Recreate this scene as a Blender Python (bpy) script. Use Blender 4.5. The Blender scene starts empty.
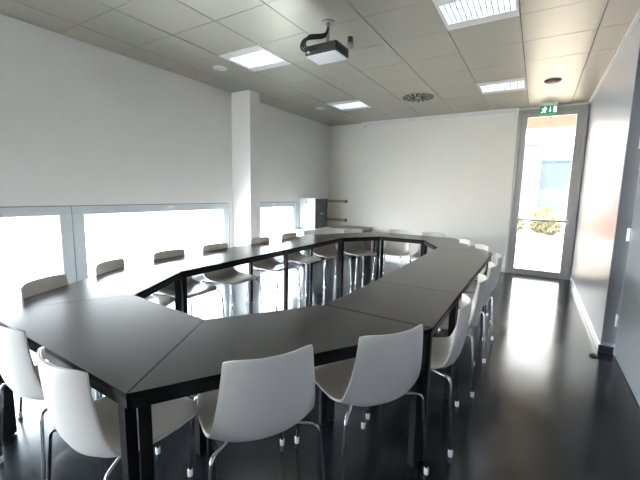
import bpy, bmesh, math, random
from mathutils import Vector, Matrix
random.seed(7)
C = bpy.context.scene.collection
PI = math.pi

# ------------------------------------------------------------------ materials
def mat(name, col, rough=.5, metal=0., spec=.5, var=0., vscale=6., bump=0., bscale=60., coat=0., emit=None, estr=0., stretch=(1, 1, 1), trans=0., rvar=0.):
    m = bpy.data.materials.new(name); m.use_nodes = True
    nt = m.node_tree; b = nt.nodes['Principled BSDF']
    b.inputs['Base Color'].default_value = (*col, 1)
    b.inputs['Roughness'].default_value = rough
    b.inputs['Metallic'].default_value = metal
    b.inputs['Specular IOR Level'].default_value = spec
    if coat: b.inputs['Coat Weight'].default_value = coat; b.inputs['Coat Roughness'].default_value = .05
    if emit: b.inputs['Emission Color'].default_value = (*emit, 1); b.inputs['Emission Strength'].default_value = estr
    tc = nt.nodes.new('ShaderNodeTexCoord'); mp = nt.nodes.new('ShaderNodeMapping')
    mp.inputs['Scale'].default_value = stretch
    nt.links.new(tc.outputs['Object'], mp.inputs['Vector'])
    if var or rvar:
        n = nt.nodes.new('ShaderNodeTexNoise'); n.inputs['Scale'].default_value = vscale; n.inputs['Detail'].default_value = 5
        nt.links.new(mp.outputs['Vector'], n.inputs['Vector'])
    if var:
        r = nt.nodes.new('ShaderNodeValToRGB')
        r.color_ramp.elements[0].position = .3; r.color_ramp.elements[1].position = .7
        r.color_ramp.elements[0].color = (*[c*(1-var) for c in col], 1)
        r.color_ramp.elements[1].color = (*[min(1, c*(1+var)) for c in col], 1)
        nt.links.new(n.outputs['Fac'], r.inputs['Fac']); nt.links.new(r.outputs['Color'], b.inputs['Base Color'])
    if rvar:
        q = nt.nodes.new('ShaderNodeMapRange')
        q.inputs['From Min'].default_value = .3; q.inputs['From Max'].default_value = .7
        q.inputs['To Min'].default_value = rough-rvar; q.inputs['To Max'].default_value = rough+rvar
        nt.links.new(n.outputs['Fac'], q.inputs['Value']); nt.links.new(q.outputs['Result'], b.inputs['Roughness'])
    if bump:
        n2 = nt.nodes.new('ShaderNodeTexNoise'); n2.inputs['Scale'].default_value = bscale; n2.inputs['Detail'].default_value = 3
        nt.links.new(mp.outputs['Vector'], n2.inputs['Vector'])
        bp = nt.nodes.new('ShaderNodeBump'); bp.inputs['Strength'].default_value = bump; bp.inputs['Distance'].default_value = .01
        nt.links.new(n2.outputs['Fac'], bp.inputs['Height']); nt.links.new(bp.outputs['Normal'], b.inputs['Normal'])
    return m

def glass_mat(name, tint):
    m = bpy.data.materials.new(name); m.use_nodes = True
    nt = m.node_tree; nt.nodes.clear()
    o = nt.nodes.new('ShaderNodeOutputMaterial'); mx = nt.nodes.new('ShaderNodeMixShader')
    t = nt.nodes.new('ShaderNodeBsdfTransparent'); g = nt.nodes.new('ShaderNodeBsdfGlossy'); f = nt.nodes.new('ShaderNodeLayerWeight')
    t.inputs['Color'].default_value = (*tint, 1); g.inputs['Roughness'].default_value = .02
    f.inputs['Blend'].default_value = .5
    p = nt.nodes.new('ShaderNodeMath'); p.operation = 'POWER'; p.inputs[1].default_value = 5
    q = nt.nodes.new('ShaderNodeMath'); q.operation = 'MULTIPLY_ADD'; q.inputs[1].default_value = .8; q.inputs[2].default_value = .03
    nt.links.new(f.outputs['Facing'], p.inputs[0]); nt.links.new(p.outputs[0], q.inputs[0])
    nt.links.new(q.outputs[0], mx.inputs[0]); nt.links.new(t.outputs[0], mx.inputs[1]); nt.links.new(g.outputs[0], mx.inputs[2])
    nt.links.new(mx.outputs[0], o.inputs['Surface'])
    return m

M = {}
M['wall'] = mat('white_plaster', (.80, .79, .765), .6, var=.015, vscale=2, bump=.03, bscale=180)
M['wall_warmlit'] = mat('warm_lit_plaster', (.82, .79, .73), .6, var=.015, vscale=2, bump=.03, bscale=180)  # plaster with the door's warm sunlight put into its colour
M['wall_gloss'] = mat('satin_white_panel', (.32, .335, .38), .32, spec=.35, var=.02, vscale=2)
M['wall_grey'] = mat('grey_plaster', (.20, .20, .205), .6, var=.015)
M['reveal'] = mat('shaded_reveal', (.16, .165, .18), .5, var=.03)  # grey carries the shade on the recess's end face
M['doorgrey'] = mat('grey_door_laminate', (.33, .35, .38), .45, var=.03, vscale=3)
M['floor'] = mat('polished_black_floor', (.012, .0148, .0185), .17, var=.35, vscale=2.2, bump=.015, bscale=9, rvar=.05, spec=.5)
M['ceil'] = mat('satin_metal_panel', (.405, .39, .335), .38, metal=.38, var=.03, vscale=1.2, bump=.012, bscale=5)
M['gap'] = mat('dark_ceiling_gap', (.07, .065, .055), .8, var=.1)
M['alu'] = mat('pale_aluminium', (.58, .62, .65), .42, metal=.1, var=.03, stretch=(1, 1, 6))
M['alu_warm'] = mat('anodised_aluminium', (.43, .415, .40), .38, metal=.45, var=.03, stretch=(1, 1, 6))
M['shadow_seam'] = mat('grey_shadow_seam', (.22, .24, .26), .7, var=.05)
M['base'] = mat('aluminium_skirting', (.62, .66, .70), .28, metal=.7, var=.03)
M['basedark'] = mat('dark_skirting', (.03, .03, .035), .4, var=.1)
M['glass'] = glass_mat('clear_glass', (.97, .98, .98))
M['dimming_glass'] = glass_mat('light_dimming_glass', (.56, .53, .495))  # tint added to dim and warm the daylight through the door
M['top'] = mat('dark_taupe_laminate', (.036, .033, .030), .27, var=.03, vscale=3, spec=.8)
M['edge'] = mat('black_edge_band', (.012, .012, .012), .75, var=.05, spec=.1)
M['black'] = mat('black_powder_coat', (.008, .008, .009), .5, var=.15, vscale=30, spec=.2)
M['shell'] = mat('white_polypropylene', (.645, .63, .615), .36, var=.012, vscale=8, bump=.01, bscale=300)
M['shell_in'] = mat('sand_polypropylene', (.71, .665, .61), .36, var=.012, vscale=8)
M['chrome'] = mat('chrome_rod', (.62, .63, .65), .10, metal=1., var=.02)
M['glide'] = mat('clear_plastic_glide', (.75, .77, .80), .3, var=.05)
M['white'] = mat('white_lacquer', (.82, .82, .80), .35, var=.015)
M['offwhite'] = mat('off_white_casing', (.74, .73, .70), .4, var=.015)
M['louvre'] = mat('grey_louvre', (.42, .44, .47), .4, metal=.2, var=.02)
M['tube'] = mat('lamp_diffuser', (.9, .95, 1.), .5, emit=(.86, .93, 1.), estr=7., var=.01)
M['green'] = mat('exit_green', (.0, .17, .062), .4, emit=(0., .20, .07), estr=.35, var=.05)
M['signwhite'] = mat('exit_white', (.9, .95, .9), .4, emit=(.85, 1., .9), estr=.6, var=.01)
M['plastic_dark'] = mat('black_plastic', (.014, .014, .016), .38, var=.2, vscale=20, bump=.02)
M['plastic_grey'] = mat('pale_grey_plastic', (.70, .71, .75), .4, var=.02)
M['steel'] = mat('grey_steel', (.35, .35, .36), .3, metal=.8, var=.05)
M['wood'] = mat('pale_oak', (.44, .33, .22), .45, var=.2, vscale=9, stretch=(1, 8, 8))
M['tan'] = mat('beech_worktop', (.42, .37, .30), .4, var=.08, vscale=7, stretch=(1, 10, 1))
M['smoked'] = mat('dark_cabinet_front', (.05, .052, .06), .2, var=.2, vscale=5)
M['paper'] = mat('dark_folder', (.06, .09, .13), .4, var=.1)
M['brown'] = mat('brown_plastic', (.10, .06, .045), .4, var=.1)
M['pave'] = mat('pale_concrete_paving', (.60, .54, .47), .8, var=.06, vscale=1.5, bump=.1)
M['kerb'] = mat('tan_kerb', (.52, .36, .22), .8, var=.08)
M['hedge'] = mat('hedge_leaves', (.13, .125, .075), .6, var=.5, vscale=12)
M['hedge2'] = mat('yellow_shrub_leaves', (.30, .25, .11), .6, var=.5, vscale=12)
M['fence'] = mat('grey_fence_paint', (.13, .13, .14), .5, var=.1)
M['bld_a'] = mat('pale_blue_facade', (.085, .11, .15), .7, var=.05, vscale=.3)
M['bld_b'] = mat('blue_facade', (.058, .09, .14), .7, var=.05, vscale=.3)
M['bwin'] = mat('building_window', (.065, .09, .13), .3, var=.1)
M['soffit'] = mat('beige_soffit', (.115, .093, .07), .7, var=.03)
M['terra'] = mat('terracotta_render', (.55, .22, .10), .8, var=.08)

# ------------------------------------------------------------------ mesh helpers
def link(o, parent=None):
    C.objects.link(o)
    if parent is not None: o.parent = parent
    return o

def obj(name, bm, m, parent=None, loc=None, smooth=False, bevel=0., seg=2):
    bmesh.ops.recalc_face_normals(bm, faces=bm.faces)
    me = bpy.data.meshes.new(name); bm.to_mesh(me); bm.free()
    ms = m if isinstance(m, (list, tuple)) else [m]
    for k in ms: me.materials.append(k)
    if smooth:
        for p in me.polygons: p.use_smooth = True
    o = bpy.data.objects.new(name, me); link(o, parent)
    if loc is not None: o.location = loc
    if bevel:
        b = o.modifiers.new('bevel', 'BEVEL'); b.width = bevel; b.segments = seg; b.limit_method = 'ANGLE'
    return o

def bx(bm, x0, x1, y0, y1, z0, z1, mi=0):
    vs = [bm.verts.new(p) for p in ((x0,y0,z0),(x1,y0,z0),(x1,y1,z0),(x0,y1,z0),(x0,y0,z1),(x1,y0,z1),(x1,y1,z1),(x0,y1,z1))]
    for f in ((0,3,2,1),(4,5,6,7),(0,1,5,4),(1,2,6,5),(2,3,7,6),(3,0,4,7)):
        fa = bm.faces.new([vs[i] for i in f]); fa.material_index = mi
    return bm
def box(*a): return bx(bmesh.new(), *a)

def prism(bm, pts, z0, z1):
    a = [bm.verts.new((x, y, z0)) for x, y in pts]; b = [bm.verts.new((x, y, z1)) for x, y in pts]; n = len(pts)
    bm.faces.new(a[::-1]); bm.faces.new(b)
    for i in range(n): bm.faces.new((a[i], a[(i+1)%n], b[(i+1)%n], b[i]))
    return bm

def ring(bm, outer, inner, z0, z1):
    n = len(outer)
    V = [[bm.verts.new((x, y, z)) for x, y in P] for P in (outer, inner) for z in (z0, z1)]
    ob, ot, ib, it = V
    for i in range(n):
        j = (i+1) % n
        for q in ((ob[i], ob[j], ot[j], ot[i]), (ib[i], it[i], it[j], ib[j]), (ot[i], ot[j], it[j], it[i]), (ob[i], ib[i], ib[j], ob[j])):
            bm.faces.new(q)
    return bm

def inset(pts, d):
    n = len(pts); A = sum(pts[i][0]*pts[(i+1)%n][1]-pts[(i+1)%n][0]*pts[i][1] for i in range(n))
    s = 1 if A > 0 else -1; L = []
    for i in range(n):
        p = Vector(pts[i]); q = Vector(pts[(i+1)%n]); t = (q-p).normalized(); nn = Vector((-t.y, t.x))*s
        L.append((p+nn*d, t))
    out = []
    for i in range(n):
        p, t = L[i-1]; q, u = L[i]; den = t.x*u.y-t.y*u.x
        k = ((q-p).x*u.y-(q-p).y*u.x)/den
        r = p+t*k; out.append((r.x, r.y))
    return out

def lathe(bm, prof, n=24, cx=0, cy=0):
    R = []
    for r, z in prof:
        if r < 1e-6: R.append([bm.verts.new((cx, cy, z))])
        else: R.append([bm.verts.new((cx+r*math.cos(2*PI*k/n), cy+r*math.sin(2*PI*k/n), z)) for k in range(n)])
    for a, b in zip(R, R[1:]):
        for k in range(n):
            l = (k+1) % n
            if len(a) == 1 and len(b) == 1: continue
            if len(a) == 1: bm.faces.new((a[0], b[k], b[l]))
            elif len(b) == 1: bm.faces.new((a[k], a[l], b[0]))
            else: bm.faces.new((a[k], a[l], b[l], b[k]))
    return bm

def smooth_path(P, it=3):
    P = [Vector(p) for p in P]
    for _ in range(it):
        Q = [P[0]]
        for a, b in zip(P, P[1:]): Q += [a*.75+b*.25, a*.25+b*.75]
        Q.append(P[-1]); P = Q
    return P

def tube(bm, P, r, n=8):
    P = [Vector(p) for p in P]; R = []; up = None
    for i, p in enumerate(P):
        t = (P[min(i+1, len(P)-1)]-P[max(i-1, 0)]).normalized()
        if up is None:
            up = Vector((0, 0, 1)) if abs(t.z) < .9 else Vector((1, 0, 0))
        a = t.cross(up).normalized(); b = a.cross(t).normalized(); up = b
        R.append([bm.verts.new(p+(a*math.cos(2*PI*k/n)+b*math.sin(2*PI*k/n))*r) for k in range(n)])
    for a, b in zip(R, R[1:]):
        for k in range(n): bm.faces.new((a[k], a[(k+1)%n], b[(k+1)%n], b[k]))
    bm.faces.new(R[0][::-1]); bm.faces.new(R[-1])
    return bm

def tag(o, label, cat, group=None):
    o['label'] = label; o['category'] = cat
    if group: o['group'] = group
    return o
def thing(name, label, cat, loc=(0, 0, 0), rz=0, group=None):
    o = bpy.data.objects.new(name, None); o.empty_display_size = .1; link(o)
    o.location = loc; o.rotation_euler = (0, 0, rz)
    return tag(o, label, cat, group)
def struct(name, bm, m, parent=None, **k):
    o = obj(name, bm, m, parent, **k)
    if parent is None: o['kind'] = 'structure'
    return o
def copy_tree(o, parent=None):
    c = o.copy(); C.objects.link(c)
    if parent is not None: c.parent = parent
    for ch in list(o.children): copy_tree(ch, c)
    return c

# ------------------------------------------------------------------ room
XL, XR, YF, YN, H = -4.2, .604, 7.25, -3.0, 2.904
XD, YD = .700, 3.93          # recessed wall with the door on the right
HEAD = 1.2                   # window head

struct('floor', box(-4.5, 1.0, YN-.2, YF+.02, -.1, 0), M['floor'])
# left wall with low window openings
WIN = [(-2.7, -.41), (-.41, 1.835), (1.835, 4.10), (4.42, 5.98)]
bm = bmesh.new()
bx(bm, -4.3, XL, YN-.2, YF+.2, HEAD, H+.1)
edges = [YN-.2]+[v for w in WIN for v in w]+[YF+.2]
for i in range(0, len(edges), 2):
    a, b = edges[i], edges[i+1]
    if b-a > .05: bx(bm, -4.3, XL, a, b, 0, HEAD)
for a, b in WIN: bx(bm, -4.3, XL, a, b, 0, .06)
struct('wall_left', bm, M['wall'])
struct('trim_1', box(XL-.01, XL+.006, YN, 4.17, HEAD, HEAD+.065), M['wall'])
struct('wall_column', box(XL-.01, -3.815, 4.17, 4.41, 0, H), M['wall'], bevel=.006)
# far wall with the glass door opening
bm = bmesh.new()
bx(bm, -4.5, -.394, YF, YF+.25, 0, H+.1); bx(bm, .59, 1.0, YF, YF+.25, 0, H+.1); bx(bm, -.394, .59, YF, YF+.25, 2.875, H+.1)
struct('wall_far', bm, M['wall_warmlit'])
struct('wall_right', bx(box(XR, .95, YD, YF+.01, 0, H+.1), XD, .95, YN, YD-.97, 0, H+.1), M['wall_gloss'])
struct('trim_2', bx(box(XD+.03, .95, YD-.98, YD+.01, 2.3, H+.1), XR+.004, XD+.03, YD-.004, YD+.02, .1, H), M['reveal'])
bm = bmesh.new()
bx(bm, -4.5, -4.15, YN-.1, YN, 0, H+.1); bx(bm, -3.15, 1.0, YN-.1, YN, 0, H+.1); bx(bm, -4.15, -3.15, YN-.1, YN, 2.35, H+.1); bx(bm, -4.15, -3.15, YN-.1, YN, 0, .06)
struct('wall_near', bm, M['wall_grey'])
w5 = struct('window_5', ring(bmesh.new(), [(-.5, -1.145), (.5, -1.145), (.5, 1.145), (-.5, 1.145)], [(-.42, -1.065), (.42, -1.065), (.42, 1.065), (-.42, 1.065)], -.03, .03), M['alu'])  # unseen window behind the camera, added to light column and far wall
w5.location = (-3.65, YN-.05, 1.205); w5.rotation_euler = (PI/2, 0, 0)
obj('window_pane', box(-.43, .43, -1.075, 1.075, -.003, .003), M['glass'], w5)
struct('baseboard_right', box(XR-.014, XR+.01, YD, YF-.06, 0, .075), M['base'], bevel=.003)
bm = bmesh.new(); bx(bm, XR-.014, XD, YD-.012, YD, 0, .07)
struct('baseboard_reveal', bm, M['basedark'], bevel=.003)
struct('baseboard_far', box(XL, -.40, YF-.012, YF+.01, 0, .07), M['base'])
struct('trim_3', box(XR-.03, XR+.01, YD, YF, H-.022, H+.01), M['offwhite'])
struct('trim_4', box(-.82, XR, YF-.035, YF+.01, H-.04, H+.01), M['offwhite'], bevel=.004)

# suspended metal ceiling: panels with open joints under a dark void
GX = [-4.2, -3.815, -3.22, -2.62, -2.025, -1.43, -.84, -.25, .345, .604]
GY = [-3.0, -2.35, -1.75, -1.16, -.56, .035, .635, 1.235, 1.835, 2.41, 3.0, 3.60, 4.21, 4.82, 5.42, 6.02, 6.62, 7.25]
LIGHT_CELLS = [(2, 10), (6, 10), (2, 14), (6, 14)]
bm = bmesh.new()
bx(bm, -4.5, 1.0, YN-.2, YF+.2, H+.09, H+.3, 1)
for i in range(len(GX)-1):
    for j in range(len(GY)-1):
        if (i, j) in LIGHT_CELLS: continue
        x0, x1, y0, y1 = GX[i], GX[i+1], GY[j], GY[j+1]
        gx0 = .004; gx1 = .004; gy = .0028
        if i == 0: gx0 = -.02
        if i == len(GX)-2: gx1 = -.15
        if x1 > XR-.1: x1 = XR if y0 > YD-.1 else XD
        t = [random.uniform(-.0012, .0012) for _ in range(4)]
        P = [(x0+gx0, y0+gy), (x1-gx1, y0+gy), (x1-gx1, y1-gy), (x0+gx0, y1-gy)]
        a = [bm.verts.new((x, y, H+t[k])) for k, (x, y) in enumerate(P)]
        b = [bm.verts.new((x, y, H+.012)) for x, y in P]
        bm.faces.new(a[::-1]); bm.faces.new(b)
        for k in range(4): bm.faces.new((a[k], a[(k+1)%4], b[(k+1)%4], b[k]))
bx(bm, -4.5, 1.0, YN-.2, YF+.2, H+.05, H+.052, 1)
# openings for the recessed lights are cut by leaving the backing sheet above them
ceil = struct('ceiling', bm, [M['ceil'], M['gap']])

# ------------------------------------------------------------------ windows
def window(n, y0, y1):
    w0, w1 = .115, .12
    bm = bmesh.new(); xa, xb = XL-.075, XL-.004
    bx(bm, xa, xb, y0, y1, HEAD-.095, HEAD+.002); bx(bm, xa, xb, y0, y1, .06, .13)
    bx(bm, xa, xb, y0, y0+w0, .13, HEAD-.095); bx(bm, xa, xb, y1-w1, y1, .13, HEAD-.095)
    f = struct('window_%d' % n, bm, M['alu'], bevel=.004)
    bm = bmesh.new()
    for a, b, c, d in ((y0+w0-.012, y1-w1+.012, HEAD-.107, HEAD-.093), (y0+w0-.012, y1-w1+.012, .128, .142)):
        bx(bm, xa+.02, xb-.016, a, b, c, d)
    for a in (y0+w0-.002, y1-w1-.010): bx(bm, xa+.02, xb-.016, a, a+.012, .142, HEAD-.107)
    obj('glazing_bead', bm, M['white'], f)
    obj('window_pane', box(XL-.045, XL-.039, y0+w0-.004, y1-w1+.004, .135, HEAD-.10), M['glass'], f)
    bm = box(xb-.002, xb+.0015, y0, y1, HEAD-.010, HEAD)  # dark strips: painted shade of the head gap, and the frame joint
    bx(bm, xb-.002, xb+.0015, y1-.006, y1, .06, HEAD-.01)
    obj('shadow_seam', bm, M['shadow_seam'], f)
    if n in (3, 4):
        yl = 3.02 if n == 3 else 5.2
        bm = bmesh.new(); bx(bm, XL-.006, XL+.008, yl-.035, yl+.035, HEAD-.05, HEAD-.026); bx(bm, XL+.006, XL+.02, yl-.035, yl+.06, HEAD-.044, HEAD-.032)
        obj('window_latch', bm, M['white'], f, bevel=.003)
    return f
for k, (a, b) in enumerate(WIN): window(k+1, a, b)

# ------------------------------------------------------------------ glass exit door
bm = bmesh.new()
bx(bm, -.394, -.335, YF-.05, YF+.06, 0, 2.868); bx(bm, .53, .59, YF-.05, YF+.06, 0, 2.868); bx(bm, -.335, .53, YF-.05, YF+.06, 2.80, 2.868)
d1 = struct('door_1', bm, M['alu_warm'], bevel=.005)
bm = bmesh.new(); ya, yb = YF-.03, YF+.03
bx(bm, -.336, -.25, ya, yb, .01, 2.801); bx(bm, .445, .531, ya, yb, .01, 2.801)
bx(bm, -.25, .445, ya, yb, 2.735, 2.801); bx(bm, -.25, .445, ya, yb, .01, .10)
obj('door_leaf', bm, M['alu_warm'], d1, bevel=.005)
obj('door_pane', box(-.255, .45, YF-.004, YF+.004, .095, 2.74), M['dimming_glass'], d1)
pb = obj('push_bar', tube(bmesh.new(), [(-.30, YF-.10, .985), (.49, YF-.10, .985)], .015, 12), M['alu_warm'], d1, smooth=True)
for x in (-.30, .49):
    obj('bar_bracket', box(x-.028, x+.028, YF-.12, ya, .94, 1.03), M['alu_warm'], pb, bevel=.008)
obj('threshold', box(-.394, .59, YF-.06, YF+.06, 0, .012), M['steel'], d1)

# grey side door in the recess on the right
d2 = struct('door_2', box(XD+.004, XD+.046, YD-.965, YD-.018, .006, 2.29), M['doorgrey'], bevel=.003)
for z in (.32, 1.08, 1.85):
    h = obj('door_hinge', box(XD-.010, XD+.006, YD-.045, YD-.012, z-.05, z+.05), M['base'], d2, bevel=.003)
    obj('hinge_pin', lathe(bmesh.new(), [(0, z-.055), (.009, z-.055), (.009, z+.055), (0, z+.055)], 12, XD-.010, YD-.018), M['base'], h, smooth=False)
bm = tube(bmesh.new(), smooth_path([(XD+.005, YD-.88, 1.03), (XD-.05, YD-.88, 1.03), (XD-.05, YD-.86, 1.03), (XD-.05, YD-.75, 1.03)], 2), .010, 10)
obj('door_handle', bm, M['base'], d2, smooth=True)

# ------------------------------------------------------------------ conference tables
TZ = .735
def table(label, pts, legs=(0, 1, 2, 3), grp='dark tables of the conference ring'):
    pts = inset(pts, .0025)
    cx = sum(p[0] for p in pts)/len(pts); cy = sum(p[1] for p in pts)/len(pts)
    L = [(x-cx, y-cy) for x, y in pts]
    t = thing('conference_table', label, 'table', (cx, cy, 0), 0, grp)
    pr = prism(bmesh.new(), L, TZ-.020, TZ)
    for f in pr.faces:
        if len(set(round(v.co.z, 4) for v in f.verts)) > 1: f.material_index = 1
    obj('tabletop', pr, [M['top'], M['edge']], t)
    obj('frame', ring(bmesh.new(), inset(L, .006), inset(L, .046), TZ-.060, TZ-.020), M['black'], t)
    I = inset(L, .027)
    for i in legs:
        x, y = I[i]; q = Vector(L[(i+1) % 4])-Vector(L[i]); p = Vector(L[i-1])-Vector(L[i])
        e = q if i % 2 == 0 else p
        e = q if q.length > p.length else p
        e = e.normalized(); n = Vector((-e.y, e.x)); h = .02
        P = [Vector((x, y))+e*a*h+n*b*h for a, b in ((-1, -1), (1, -1), (1, 1), (-1, 1))]
        lg = obj('leg', prism(bmesh.new(), [(v.x, v.y) for v in P], .008, TZ-.060), M['black'], t, bevel=.002)
        obj('leg_foot', lathe(bmesh.new(), [(0, 0), (.016, 0), (.016, .008), (0, .008)], 12, x, y), M['plastic_dark'], lg)
    return t
R, r_ = (-.378, 1.70), (-1.0, 1.725)
N1, n1, N2, n2 = (-1.06, .577), (-1.384, 1.168), (-2.41, .60), (-2.065, 1.21)
Lo, li = (-2.995, 1.79), (-2.388, 1.80)
R2, r2 = (-.38, 4.47), (-1.0, 4.475)
F1, f1, F2, f2 = (-1.03, 5.66), (-1.345, 5.10), (-2.33, 5.70), (-2.0, 5.10)
L2, l2 = (-2.985, 4.55), (-2.380, 4.555)
table('dark trapezoid table nearest the camera, with two white chair backs along its front edge', [N1, R, r_, n1])
table('dark trapezoid table at lower left, with two white chairs along its near side', [N2, N1, n1, n2])
table('dark trapezoid table at the left, two tan-shaded chairs between it and the first window', [Lo, N2, n2, li])
table('short dark table between the nearest trapezoid table and the long right-hand table', [(-.38, 1.705), (-.382, 2.43), (-.985, 2.445), (-1.0, 1.728)])
table('long dark table on the right side, beside the aisle to the glass door', [(-.382, 2.43), (-.38, 4.465), (-1.0, 4.475), (-.985, 2.445)])
table('dark rectangular table along the left windows, before the column', [(-2.388, 1.805), (-2.384, 3.20), (-2.99, 3.20), (-2.995, 1.795)], (0, 3))
table('dark rectangular table along the left windows, beside the column', [(-2.384, 3.20), (-2.38, 4.55), (-2.985, 4.545), (-2.99, 3.20)])
table('dark trapezoid table at the far right corner of the ring, nearest the glass door', [R2, F1, f1, r2])
table('dark trapezoid table at the far end of the ring, before the blank far wall', [F1, F2, f2, f1])
table('dark trapezoid table at the far left corner of the ring, nearest the white cabinet', [F2, L2, l2, f2])

# ------------------------------------------------------------------ chairs
def shell_bm():
    # one moulded sheet: profile runs from the top of the back, round the bend, to the front lip
    prof = [(-.035, .795), (-.034, .74), (-.028, .67), (-.020, .60), (-.010, .54), (.004, .49), (.024, .448), (.058, .423), (.105, .413), (.16, .414),
            (.24, .424), (.31, .434), (.38, .444), (.425, .448), (.450, .444), (.464, .432)]
    half = [.174, .179, .187, .196, .204, .210, .214, .218, .222, .225, .226, .224, .216, .204, .188, .160]
    mag = [.052, .052, .052, .053, .055, .058, .060, .058, .050, .038, .024, .013, .005, 0, 0, 0]     # sides curl inward along the sheet's normal
    P = []
    for k, (p, h, g) in enumerate(zip(prof, half, mag)):
        a, b = prof[max(k-1, 0)], prof[min(k+1, len(prof)-1)]
        d = Vector((b[0]-a[0], b[1]-a[1])).normalized(); n = Vector((-d.y, d.x))
        P.append(Vector((p[0], p[1], h, n.x*g, n.y*g)))
    Q = [P[0]]
    for a, b in zip(P, P[1:]): Q += [(a+b)/2, b]
    NS = 18; bm = bmesh.new(); G = []
    nq = len(Q)
    for k, v in enumerate(Q):
        row = []
        for s in range(NS+1):
            t = -1+2*s/NS; c = abs(t)**2.2
            hw = v[2]; y = v[0]+v[3]*c; z = v[1]+v[4]*c
            if k == 0: z -= .010*abs(t)**8          # softened corners of the back
            row.append(bm.verts.new((t*hw, y, z)))
        G.append(row)
    for a, b in zip(G, G[1:]):
        for s in range(NS): bm.faces.new((a[s], a[s+1], b[s+1], b[s]))
    return bm
def leg_path(sx, front):
    if front: P = [(sx*.07, .27, .412), (sx*.150, .40, .424), (sx*.200, .462, .422), (sx*.215, .476, .385), (sx*.222, .480, .33), (sx*.240, .492, .01)]
    else:     P = [(sx*.07, .21, .402), (sx*.150, .105, .400), (sx*.198, .052, .418), (sx*.217, .032, .412), (sx*.223, .028, .37), (sx*.250, .004, .01)]
    return smooth_path(P, 3)
def make_chair():
    t = thing('shell_chair', '', 'chair', (0, 0, 0), 0, 'white shell chairs round the table ring')
    s = obj('seat_shell', shell_bm(), [M['shell'], M['shell_in']], t, smooth=True)
    so = s.modifiers.new('solidify', 'SOLIDIFY'); so.thickness = .011; so.offset = 0; so.material_offset = 1
    be = s.modifiers.new('bevel', 'BEVEL'); be.width = .003; be.segments = 2; be.limit_method = 'ANGLE'; be.angle_limit = math.radians(50)
    u = bmesh.new()
    bx(u, -.09, .09, .19, .29, .396, .414)
    obj('seat_mount', u, M['steel'], t, bevel=.004)
    for sx in (-1, 1):
        for fr in (False, True):
            p = leg_path(sx, fr)
            l = obj('leg', tube(bmesh.new(), p, .008, 10), M['chrome'], t, smooth=True)
            e = p[-1]
            obj('glide', lathe(bmesh.new(), [(0, 0), (.011, 0), (.0125, .004), (.0125, .032), (.009, .036), (0, .036)], 12, e.x, e.y), M['glide'], l)
    return t
chair0 = make_chair()
first = [True]
def chair(x, y, dx, dy, label):
    c = chair0 if first[0] else copy_tree(chair0)
    first[0] = False
    n = math.hypot(dx, dy)
    c.location = (x, y, 0); c.rotation_euler = (0, 0, math.atan2(-dx/n, dy/n)); c['label'] = label
    return c
a1 = (-.857, .515)      # into the ring from the near right edge
chair(-.785, .965, *a1, 'white shell chair at the photo\'s bottom centre, back to the camera')
chair(-.480, 1.435, *a1, 'white shell chair second from front along the near right table edge, back to the camera')
chair(-1.37, .52, .03, 1, 'white shell chair at lower left behind the two black table legs')
chair(-1.95, .55, .0, 1, 'white shell chair cut by the photo\'s left edge, beside the lower left chair')
for y, l in ((2.09, 'white shell chair on the right side, nearest of the row beside the aisle'),
             (2.76, 'white shell chair on the right side, second in the aisle row from the front'),
             (3.36, 'white shell chair on the right side, third in the aisle row from the front'),
             (3.92, 'white shell chair on the right side, last in the aisle row toward the glass door')):
    chair(-.302+.012*(y-2.1), y, -1, -.12+random.uniform(-.02, .02), l)
chair(-.50, 4.62, -.866, -.5, 'white shell chair at the far right table corner, the one closer to the glass door')
chair(-.76, 5.02, -.866, -.5, 'white shell chair at the far right table corner, the one farther from the glass door')
chair(-1.36, 5.72, 0, -1, 'white shell chair at the far end facing the camera, right of the pair')
chair(-1.93, 5.74, 0, -1, 'white shell chair at the far end facing the camera, left of the pair')
chair(-2.56, 5.24, .86, -.5, 'white shell chair at the far left corner, in front of the low sideboard')
chair(-2.86, 4.80, .86, -.5, 'white shell chair at the far left corner, in front of the white cabinet')
for y, l in ((4.10, 'white shell chair on the window side just past the column'),
             (3.47, 'white shell chair on the window side directly before the column'),
             (2.72, 'white shell chair on the window side, second before the column'),
             (2.14, 'white shell chair on the window side, third before the column by the wide window')):
    chair(-3.025, y, 1, random.uniform(-.04, .04), l)
chair(-2.93, 1.52, .87, .46, 'white shell chair at the left table corner, right of the window mullion')
chair(-2.68, .975, .87, .46, 'white shell chair at the left table corner, in front of the leftmost window')

# ------------------------------------------------------------------ ceiling fittings
def ceiling_light(i, j, label):
    x0, x1, y0, y1 = GX[i], GX[i+1], GY[j], GY[j+1]; cx, cy = (x0+x1)/2, (y0+y1)/2; hx, hy = (x1-x0)/2-.004, (y1-y0)/2-.004
    t = thing('ceiling_light', label, 'ceiling light', (cx, cy, H-.02), 0, 'louvred ceiling lights')
    ax, ay, nx, ny = .272, .18, 13, 9
    sq = lambda p, q: [(-p, -q), (p, -q), (p, q), (-p, q)]
    obj('frame', ring(bmesh.new(), sq(hx, hy), sq(ax, ay), .014, .05), M['offwhite'], t)
    bm = bmesh.new()
    for k in range(nx+1):
        c = -ax+2*ax*k/nx; bx(bm, c-.004, c+.004, -ay, ay, .020, .046)
    for k in range(ny+1):
        c = -ay+2*ay*k/ny; bx(bm, -ax, ax, c-.004, c+.004, .020, .046)
    obj('louvre', bm, M['louvre'], t)
    d = obj('diffuser', box(-ax, ax, -ay, ay, .0466, .050), M['tube'], t)
    return t
ceiling_light(2, 10, 'louvred square ceiling light left of the projector')
ceiling_light(6, 10, 'louvred square ceiling light at the photo\'s top edge, right of the projector')
ceiling_light(2, 14, 'louvred square ceiling light near the far left corner')
ceiling_light(6, 14, 'louvred square ceiling light nearest the exit sign')

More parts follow.
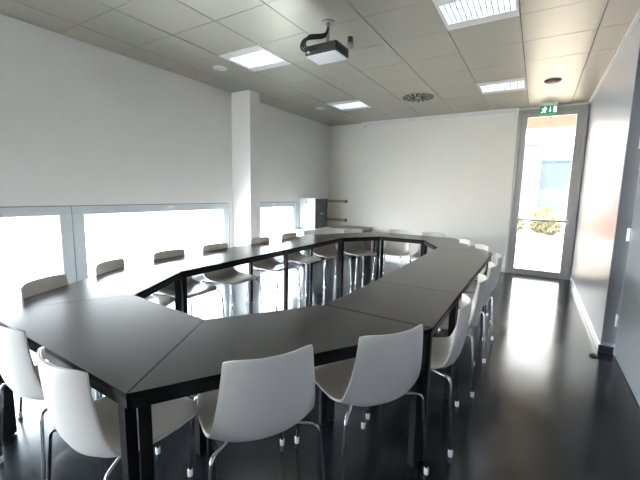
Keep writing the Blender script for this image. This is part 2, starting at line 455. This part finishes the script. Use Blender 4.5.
# swirl air diffuser
t = thing('air_diffuser', 'round swirl air diffuser with dark radial slots in the ceiling', 'air vent', (-1.725, 5.72, H-.012))
obj('face_plate', lathe(bmesh.new(), [(0, .0), (.235, .0), (.245, .004), (.245, .03), (0, .03)], 40), M['ceil'], t)
bm = bmesh.new()
for k in range(16):
    a = 2*PI*k/16
    for r0, r1, w in ((.05, .14, .014), (.15, .235, .026)):
        aa = a+(PI/16 if r0 > .1 else 0)
        u = Vector((math.cos(aa), math.sin(aa))); v = Vector((-u.y, u.x)); sk = .35
        P = [u*r0-v*w*.6, u*r1-v*w+v*.02, u*r1+v*w+v*.02, u*r0+v*w*.6]
        prism(bm, [(p.x, p.y) for p in P], -.002, .003)
obj('slot', bm, M['black'], t)['kind'] = 'stuff'

def disc(name, label, cat, x, y, prof, m, group=None):
    o = obj(name, lathe(bmesh.new(), prof, 28), m, None, (x, y, H), smooth=False)
    return tag(o, label, cat, group)
disc('smoke_detector', 'brown round detector in the warm-lit ceiling near the exit sign', 'detector', .05, 5.73, [(0, -.035), (.05, -.034), (.085, -.02), (.10, -.004), (.10, .005), (0, .005)], M['brown'])
disc('ceiling_speaker', 'flat pale round ceiling speaker between projector and air diffuser', 'speaker', -1.72, 4.46, [(0, -.005), (.10, -.005), (.115, -.001), (.115, .004), (0, .004)], M['ceil'])
def downlight(x, y, label):
    t = thing('downlight', label, 'ceiling light', (x, y, H-.01), 0, 'small round downlights by the left wall')
    obj('trim_ring', lathe(bmesh.new(), [(.055, .004), (.062, .0), (.085, .0), (.09, .006), (.09, .011), (.055, .011)], 28), M['offwhite'], t)
    obj('reflector', lathe(bmesh.new(), [(0, .006), (.056, .006), (.056, .010), (0, .010)], 28), M['plastic_grey'], t)
downlight(-3.51, 3.30, 'small round downlight in the ceiling just before the column')
downlight(-3.48, 5.66, 'small round downlight in the ceiling near the far left corner')
t = thing('motion_sensor', 'small black and silver sensor hanging from the ceiling behind the projector', 'sensor', (-1.70, 3.30, H))
obj('stem', lathe(bmesh.new(), [(0, -.055), (.026, -.055), (.026, .02), (0, .02)], 14), M['plastic_dark'], t)
obj('head', lathe(bmesh.new(), [(0, -.115), (.022, -.112), (.034, -.095), (.036, -.07), (.026, -.05), (0, -.048)], 20), M['steel'], t, smooth=True)

# exit sign
t = thing('exit_sign', 'green and white emergency exit sign hanging above the glass door', 'sign', (.042, 7.0, 2.74))
obj('lamp_housing', box(-.125, .125, -.03, .03, .115, H-2.74), M['white'], t, bevel=.006)
pn = obj('sign_panel', box(-.123, .123, -.012, .012, -.008, .115), M['green'], t, bevel=.002)
bm = bmesh.new()
def flat(P):
    a = [bm.verts.new((x, -.0135, z)) for x, z in P]; b = [bm.verts.new((x, -.0118, z)) for x, z in P]; n = len(P)
    bm.faces.new(a); bm.faces.new(b[::-1])
    for i in range(n): bm.faces.new((a[i], b[i], b[(i+1)%n], a[(i+1)%n]))
def stroke(P, w):
    for (x0, z0), (x1, z1) in zip(P, P[1:]):
        d = Vector((x1-x0, z1-z0)).normalized()*w; n = Vector((-d.y, d.x))
        flat([(x0-d.x*.5+n.x, z0-d.y*.5+n.y), (x0-d.x*.5-n.x, z0-d.y*.5-n.y), (x1+d.x*.5-n.x, z1+d.y*.5-n.y), (x1+d.x*.5+n.x, z1+d.y*.5+n.y)])
flat([(-.046+.011*math.cos(2*PI*k/12), .091+.011*math.sin(2*PI*k/12)) for k in range(12)])      # runner's head
stroke([(-.052, .076), (-.062, .045)], .010)                                                      # trunk
stroke([(-.052, .074), (-.034, .060), (-.022, .068)], .0045)                                        # arm forward
stroke([(-.055, .074), (-.078, .070), (-.090, .056)], .0045)                                        # arm back
stroke([(-.061, .045), (-.042, .030), (-.046, .006)], .0055)                                        # front leg
stroke([(-.063, .045), (-.074, .022), (-.100, .016)], .0055)                                        # rear leg
stroke([(.022, .094), (.022, .035)], .0055); flat([(.002, .040), (.022, .010), (.042, .040)])     # arrow
flat([(.066, .006), (.110, .006), (.110, .100), (.066, .100)])                                    # doorway
obj('pictogram', bm, M['signwhite'], pn)

# projector on its ceiling mount
t = thing('projector', 'black and pale grey projector hanging upside down from a ceiling pole', 'projector', (-1.735, 2.92, 2.60))
bm = bmesh.new(); bx(bm, -.16, .16, -.12, .12, .0, .086)
body = obj('body', bm, M['plastic_dark'], t, bevel=.008)
obj('bottom_cover', box(-.155, .155, -.115, .115, -.006, .012), M['plastic_grey'], t, bevel=.006)
ln = tube(bmesh.new(), [(.07, .10, .042), (.07, .128, .042)], .03, 20)
lo = obj('lens', ln, M['plastic_dark'], t)
obj('lens_glass', tube(bmesh.new(), [(.07, .127, .042), (.07, .1295, .042)], .022, 20), M['smoked'], lo)
bm = bmesh.new()
for k in range(9): bx(bm, .159, .1615, -.08+.018*k, -.070+.018*k, .02, .062)
obj('side_vent', bm, M['black'], body)
bm = bmesh.new()
for x, w in ((-.125, .03),): bx(bm, x-w/2, x+w/2, -.123, -.118, .020, .040)
obj('port', bm, M['plastic_grey'], body)
bm = bmesh.new(); lathe(bm, [(0, .10), (.017, .10), (.017, H-2.60-.012), (.06, H-2.60-.010), (.06, H-2.60), (0, H-2.60)], 18)
obj('mount_pole', bm, M['steel'], t)
bm = bmesh.new(); bx(bm, -.06, .06, -.06, .06, .086, .104)
for sx in (-1, 1):
    for sy in (-1, 1): tube(bm, [(sx*.03, sy*.03, .095), (sx*.12, sy*.085, .080)], .007, 8)
obj('mount_bracket', bm, M['plastic_dark'], t)
for k, (ox, oz) in enumerate(((0, 0), (.02, .03), (-.02, .015))):
    P = smooth_path([(.012, -.01, .25), (.0, -.03, .16+oz), (-.07, -.08, .15+oz), (-.135+ox, -.15, .13+oz), (-.165+ox, -.165, .07), (-.12+ox*2, -.145, .035), (-.09+ox*2.5, -.118, .045)], 3)
    obj('cable', tube(bmesh.new(), P, .0085, 8), M['plastic_dark'], t, smooth=True)

# projection screen casing
t = thing('screen_casing', 'long white roll-up projection screen casing at the top of the far wall', 'projection screen', (-1.86, YF-.065, 2.815))
obj('casing', box(-1.44, 1.44, -.042, .068, .012, .095), M['offwhite'], t, bevel=.01)
for x in (-1, 1): obj('end_cap', box(x*1.452-.014, x*1.452+.014, -.05, .068, .004, .092), M['white'], t, bevel=.006)
obj('pull_bar', box(-1.40, 1.40, -.012, .008, -.004, .012), M['white'], t)

# ------------------------------------------------------------------ far left corner furniture
t = thing('low_cupboard', 'low white cupboard against the left wall, carrying the white and dark cabinet', 'cupboard', (-3.97, 6.06, 0))
obj('carcass', box(-.225, .215, -.50, .52, .05, .635), M['white'], t, bevel=.003)
obj('worktop', box(-.228, .235, -.51, .53, .635, .66), M['white'], t, bevel=.003)
obj('plinth', box(-.22, .18, -.48, .50, 0, .05), M['basedark'], t)
for y in (-.25, .26):
    d = obj('door', box(.215, .232, y-.245, y+.245, .06, .625), M['white'], t, bevel=.002)
    obj('door_knob', tube(bmesh.new(), [(.230, y+.2 if y < 0 else y-.2, .5), (.25, y+.2 if y < 0 else y-.2, .5)], .010, 10), M['steel'], d)
t = thing('storage_cabinet', 'white cabinet with dark glazed front standing on the low white cupboard', 'cabinet', (-3.985, 6.31, .66))
obj('carcass', bx(bx(bx(bx(bx(bmesh.new(), -.205, .165, -.245, -.225, 0, .61), -.205, .165, .225, .245, 0, .61), -.205, .165, -.225, .225, .59, .61), -.205, .165, -.225, .225, 0, .02), -.205, -.19, -.225, .225, .02, .59), M['white'], t)
obj('shelf', box(-.19, .15, -.225, .225, .295, .31), M['white'], t)
for y in (-.1165, .1165):
    d = obj('door', box(.166, .182, y-.115, y+.115, .004, .606), M['smoked'], t, bevel=.002)
    obj('door_knob', tube(bmesh.new(), [(.182, y-.09*(1 if y > 0 else -1), .30), (.20, y-.09*(1 if y > 0 else -1), .30)], .009, 10), M['plastic_grey'], d)
obj('side_lock', box(-.05, -.02, -.250, -.245, .52, .56), M['steel'], t)
tag(obj('folder', prism(bmesh.new(), [(-.11, -.15), (.10, -.14), (.12, .14), (-.09, .15)], 0, .012), M['paper'], None, (-3.95, 5.80, .66), bevel=.002), 'dark folder lying on the low white cupboard beside the cabinet', 'folder')
t = thing('sideboard', 'low sideboard with tan top and white body against the far wall', 'sideboard', (-3.60, 6.98, 0))
obj('sideboard_top', box(-.56, .56, -.22, .25, .625, .655), M['tan'], t, bevel=.003)
obj('carcass', box(-.55, .27, -.20, .25, .05, .625), M['white'], t)
obj('plinth', box(-.54, .26, -.17, .24, 0, .05), M['basedark'], t)
obj('end_panel', box(.525, .55, -.20, .24, 0, .625), M['brown'], t, bevel=.002)
for x in (-.345, .07):
    d = obj('door', box(x-.20, x+.20, -.217, -.20, .06, .615), M['white'], t, bevel=.002)
    obj('door_knob', tube(bmesh.new(), [(x+.16, -.217, .5), (x+.16, -.235, .5)], .009, 10), M['steel'], d)
for z, w in ((1.205, 'upper'), (.775, 'lower')):
    t = thing('wall_rail', 'short wooden rail on the far wall beside the cabinet, %s of the two' % w, 'rail', (-3.93, YF, z), 0, 'wooden rails on the far wall')
    obj('board', box(-.26, .24, -.05, .0, -.03, .03), M['wood'], t, bevel=.003)
    obj('end_block', box(.215, .245, -.06, .0, -.036, .036), M['brown'], t, bevel=.003)
t = thing('wall_sensor', 'small white box high on the far wall by the left corner', 'sensor', (-4.10, YF, 2.40))
obj('cover', box(-.035, .035, -.03, 0, -.05, .05), M['white'], t, bevel=.006)
obj('button', box(-.012, .012, -.034, -.03, -.03, -.006), M['plastic_grey'], t)
t = thing('door_stop', 'small black round stop on the floor at the end of the right wall', 'door stop', (.545, 3.80, 0))
obj('plate', lathe(bmesh.new(), [(0, 0), (.032, 0), (.032, .012), (.028, .015), (0, .015)], 20), M['plastic_dark'], t)
obj('rubber_cap', lathe(bmesh.new(), [(0, .014), (.020, .014), (.020, .020), (.015, .024), (0, .024)], 20), M['plastic_dark'], t)

# ------------------------------------------------------------------ outside
struct('pavement', box(-70, 40, -30, 90, -.16, -.11), M['pave'])
struct('trim_5', box(-1.6, 3.5, YF+.26, 9.9, 2.97, 3.2), M['soffit'])
tag(obj('kerb', box(-6.35, -6.15, -8, 12, -.11, -.03), M['kerb'], bevel=.01), 'long tan kerb running outside the left windows', 'kerb')
# metal fence beyond the glass door
t = thing('metal_fence', 'pale metal picket fence beyond the glass door, behind the hedge', 'fence', (0, 23.0, -.11))
obj('rail', bx(box(-5, 4, -.02, .02, .25, .30), -5, 4, -.02, .02, 1.75, 1.80), M['fence'], t)
bm = bmesh.new()
for k in range(75): bx(bm, -5+.12*k, -4.97+.12*k, -.012, .012, 0, 1.95)
obj('picket', bm, M['fence'], t)['kind'] = 'stuff'
def bush(x, y, w, h, m, label, seed):
    rnd = random.Random(seed); bm = bmesh.new()
    for _ in range(520):
        a, b, rr = rnd.uniform(0, 2*PI), rnd.uniform(-1, 1), rnd.uniform(.55, 1)**.5
        s = math.sqrt(1-b*b)
        p = Vector((math.cos(a)*s*w*rr, math.sin(a)*s*.4*rr, h*.5+b*h*.5*rr))
        d = Vector((rnd.gauss(0, 1), rnd.gauss(0, 1), rnd.gauss(0, 1))).normalized(); e = d.cross(Vector((rnd.gauss(0, 1), rnd.gauss(0, 1), rnd.gauss(0, 1)))).normalized()
        q = rnd.uniform(.05, .10)
        bm.faces.new([bm.verts.new(p+v) for v in (d*q, e*q*.5, -d*q, -e*q*.5)])
    t = thing('shrub', label, 'shrub', (x, y, -.11), 0, 'shrubs outside the glass door')
    obj('foliage', bm, m, t)
    obj('stem', tube(bmesh.new(), [(0, 0, 0), (.02, 0, h*.5)], .025, 8), M['brown'], t)
bush(-.9, 17.2, .60, .70, M['hedge'], 'olive green shrub outside the glass door, left of the yellow shrub', 1)
bush(.38, 18.2, .50, 1.1, M['hedge2'], 'yellow flowering shrub outside behind the middle of the glass door', 2)
bush(.40, 16.9, .60, .62, M['hedge'], 'low green shrub outside, in front of the yellow shrub', 4)
bush(1.65, 17.2, .55, .68, M['hedge'], 'olive green shrub outside the glass door, right of the yellow shrub', 3)
def building(label, x0, x1, y, h, m, cols, rows):
    t = thing('building', label, 'building', ((x0+x1)/2, y, -.11)); w = (x1-x0)/2
    obj('facade', box(-w, w, 0, 8, 0, h), m, t)
    obj('roof', box(-w, w, -.1, 8.1, h, h+.25), m, t)
    for i in range(cols):
        for j in range(rows):
            cx = -w+(i+.5)*2*w/cols; cz = 1.2+j*2.8
            f = obj('window', box(cx-.6, cx+.6, -.05, .05, cz, cz+1.4), M['bwin'], t)
building('tall pale blue building far beyond the glass door, on the left', -6.5, -.3, 46, 7.2, M['bld_a'], 4, 2)
building('lower deeper blue building far beyond the glass door, on the right', .1, 7, 47, 5.4, M['bld_b'], 4, 1)
t = thing('added_orange_wall', 'added terracotta wall outside, out of view, for an orange reflection on the right wall', 'wall', (-1.75, 16.0, -.11))  # unseen wall, made up to reflect orange onto the satin wall
obj('wall_body', box(-.75, .75, -.12, .12, 0, 1.0), M['terra'], t)
obj('coping', box(-.78, .78, -.15, .15, 1.0, 1.06), M['terra'], t)
t = thing('metal_railing', 'faint pale railing far outside the window behind the column', 'railing', (-26, 30, -.11))
obj('rail', bx(box(-.03, .03, -12, 12, .95, 1.02), -.03, .03, -12, 12, .15, .2), M['fence'], t)
bm = bmesh.new()
for k in range(60): bx(bm, -.03, .03, -12+.4*k, -11.9+.4*k, 0, .95)
obj('picket', bm, M['fence'], t)['kind'] = 'stuff'

# ------------------------------------------------------------------ light
w = bpy.data.worlds.new('sky'); bpy.context.scene.world = w; w.use_nodes = True
nt = w.node_tree; bg = nt.nodes['Background']
tc = nt.nodes.new('ShaderNodeTexCoord'); sp = nt.nodes.new('ShaderNodeSeparateXYZ'); rp = nt.nodes.new('ShaderNodeValToRGB')
nt.links.new(tc.outputs['Generated'], sp.inputs[0]); nt.links.new(sp.outputs['Z'], rp.inputs['Fac'])
rp.color_ramp.elements[0].color = (.92, .96, 1, 1); rp.color_ramp.elements[1].color = (.74, .87, 1, 1); rp.color_ramp.elements[1].position = .5
nt.links.new(rp.outputs['Color'], bg.inputs['Color']); bg.inputs['Strength'].default_value = 15.0
sun = bpy.data.objects.new('sun', bpy.data.lights.new('sun', 'SUN')); link(sun)
sun.data.energy = 20; sun.data.angle = .01; sun.data.color = (1, .95, .86)
sun.rotation_euler = Vector((-.55, .35, -.75)).to_track_quat('-Z', 'Y').to_euler()
# ------------------------------------------------------------------ camera (solved from the room's own lines)
cam = bpy.data.objects.new('camera', bpy.data.cameras.new('camera')); link(cam)
Rt, Up, Fw = Vector((.85335262, .52097418, .01937036)), Vector((-.08506382, .10248424, .99109088)), Vector((-.5143476, .84739771, -.13177125))
mw = Matrix(((Rt.x, Up.x, -Fw.x, 0), (Rt.y, Up.y, -Fw.y, 0), (Rt.z, Up.z, -Fw.z, 1.38), (0, 0, 0, 1)))
cam.matrix_world = mw
cam.data.sensor_width = 36; cam.data.lens = 36*352.72/640; cam.data.clip_start = .02; cam.data.clip_end = 500
bpy.context.scene.camera = cam
vs = bpy.context.scene.view_settings
vs.view_transform = 'Standard'; vs.look = 'None'; vs.exposure = 1.38; vs.gamma = 1.
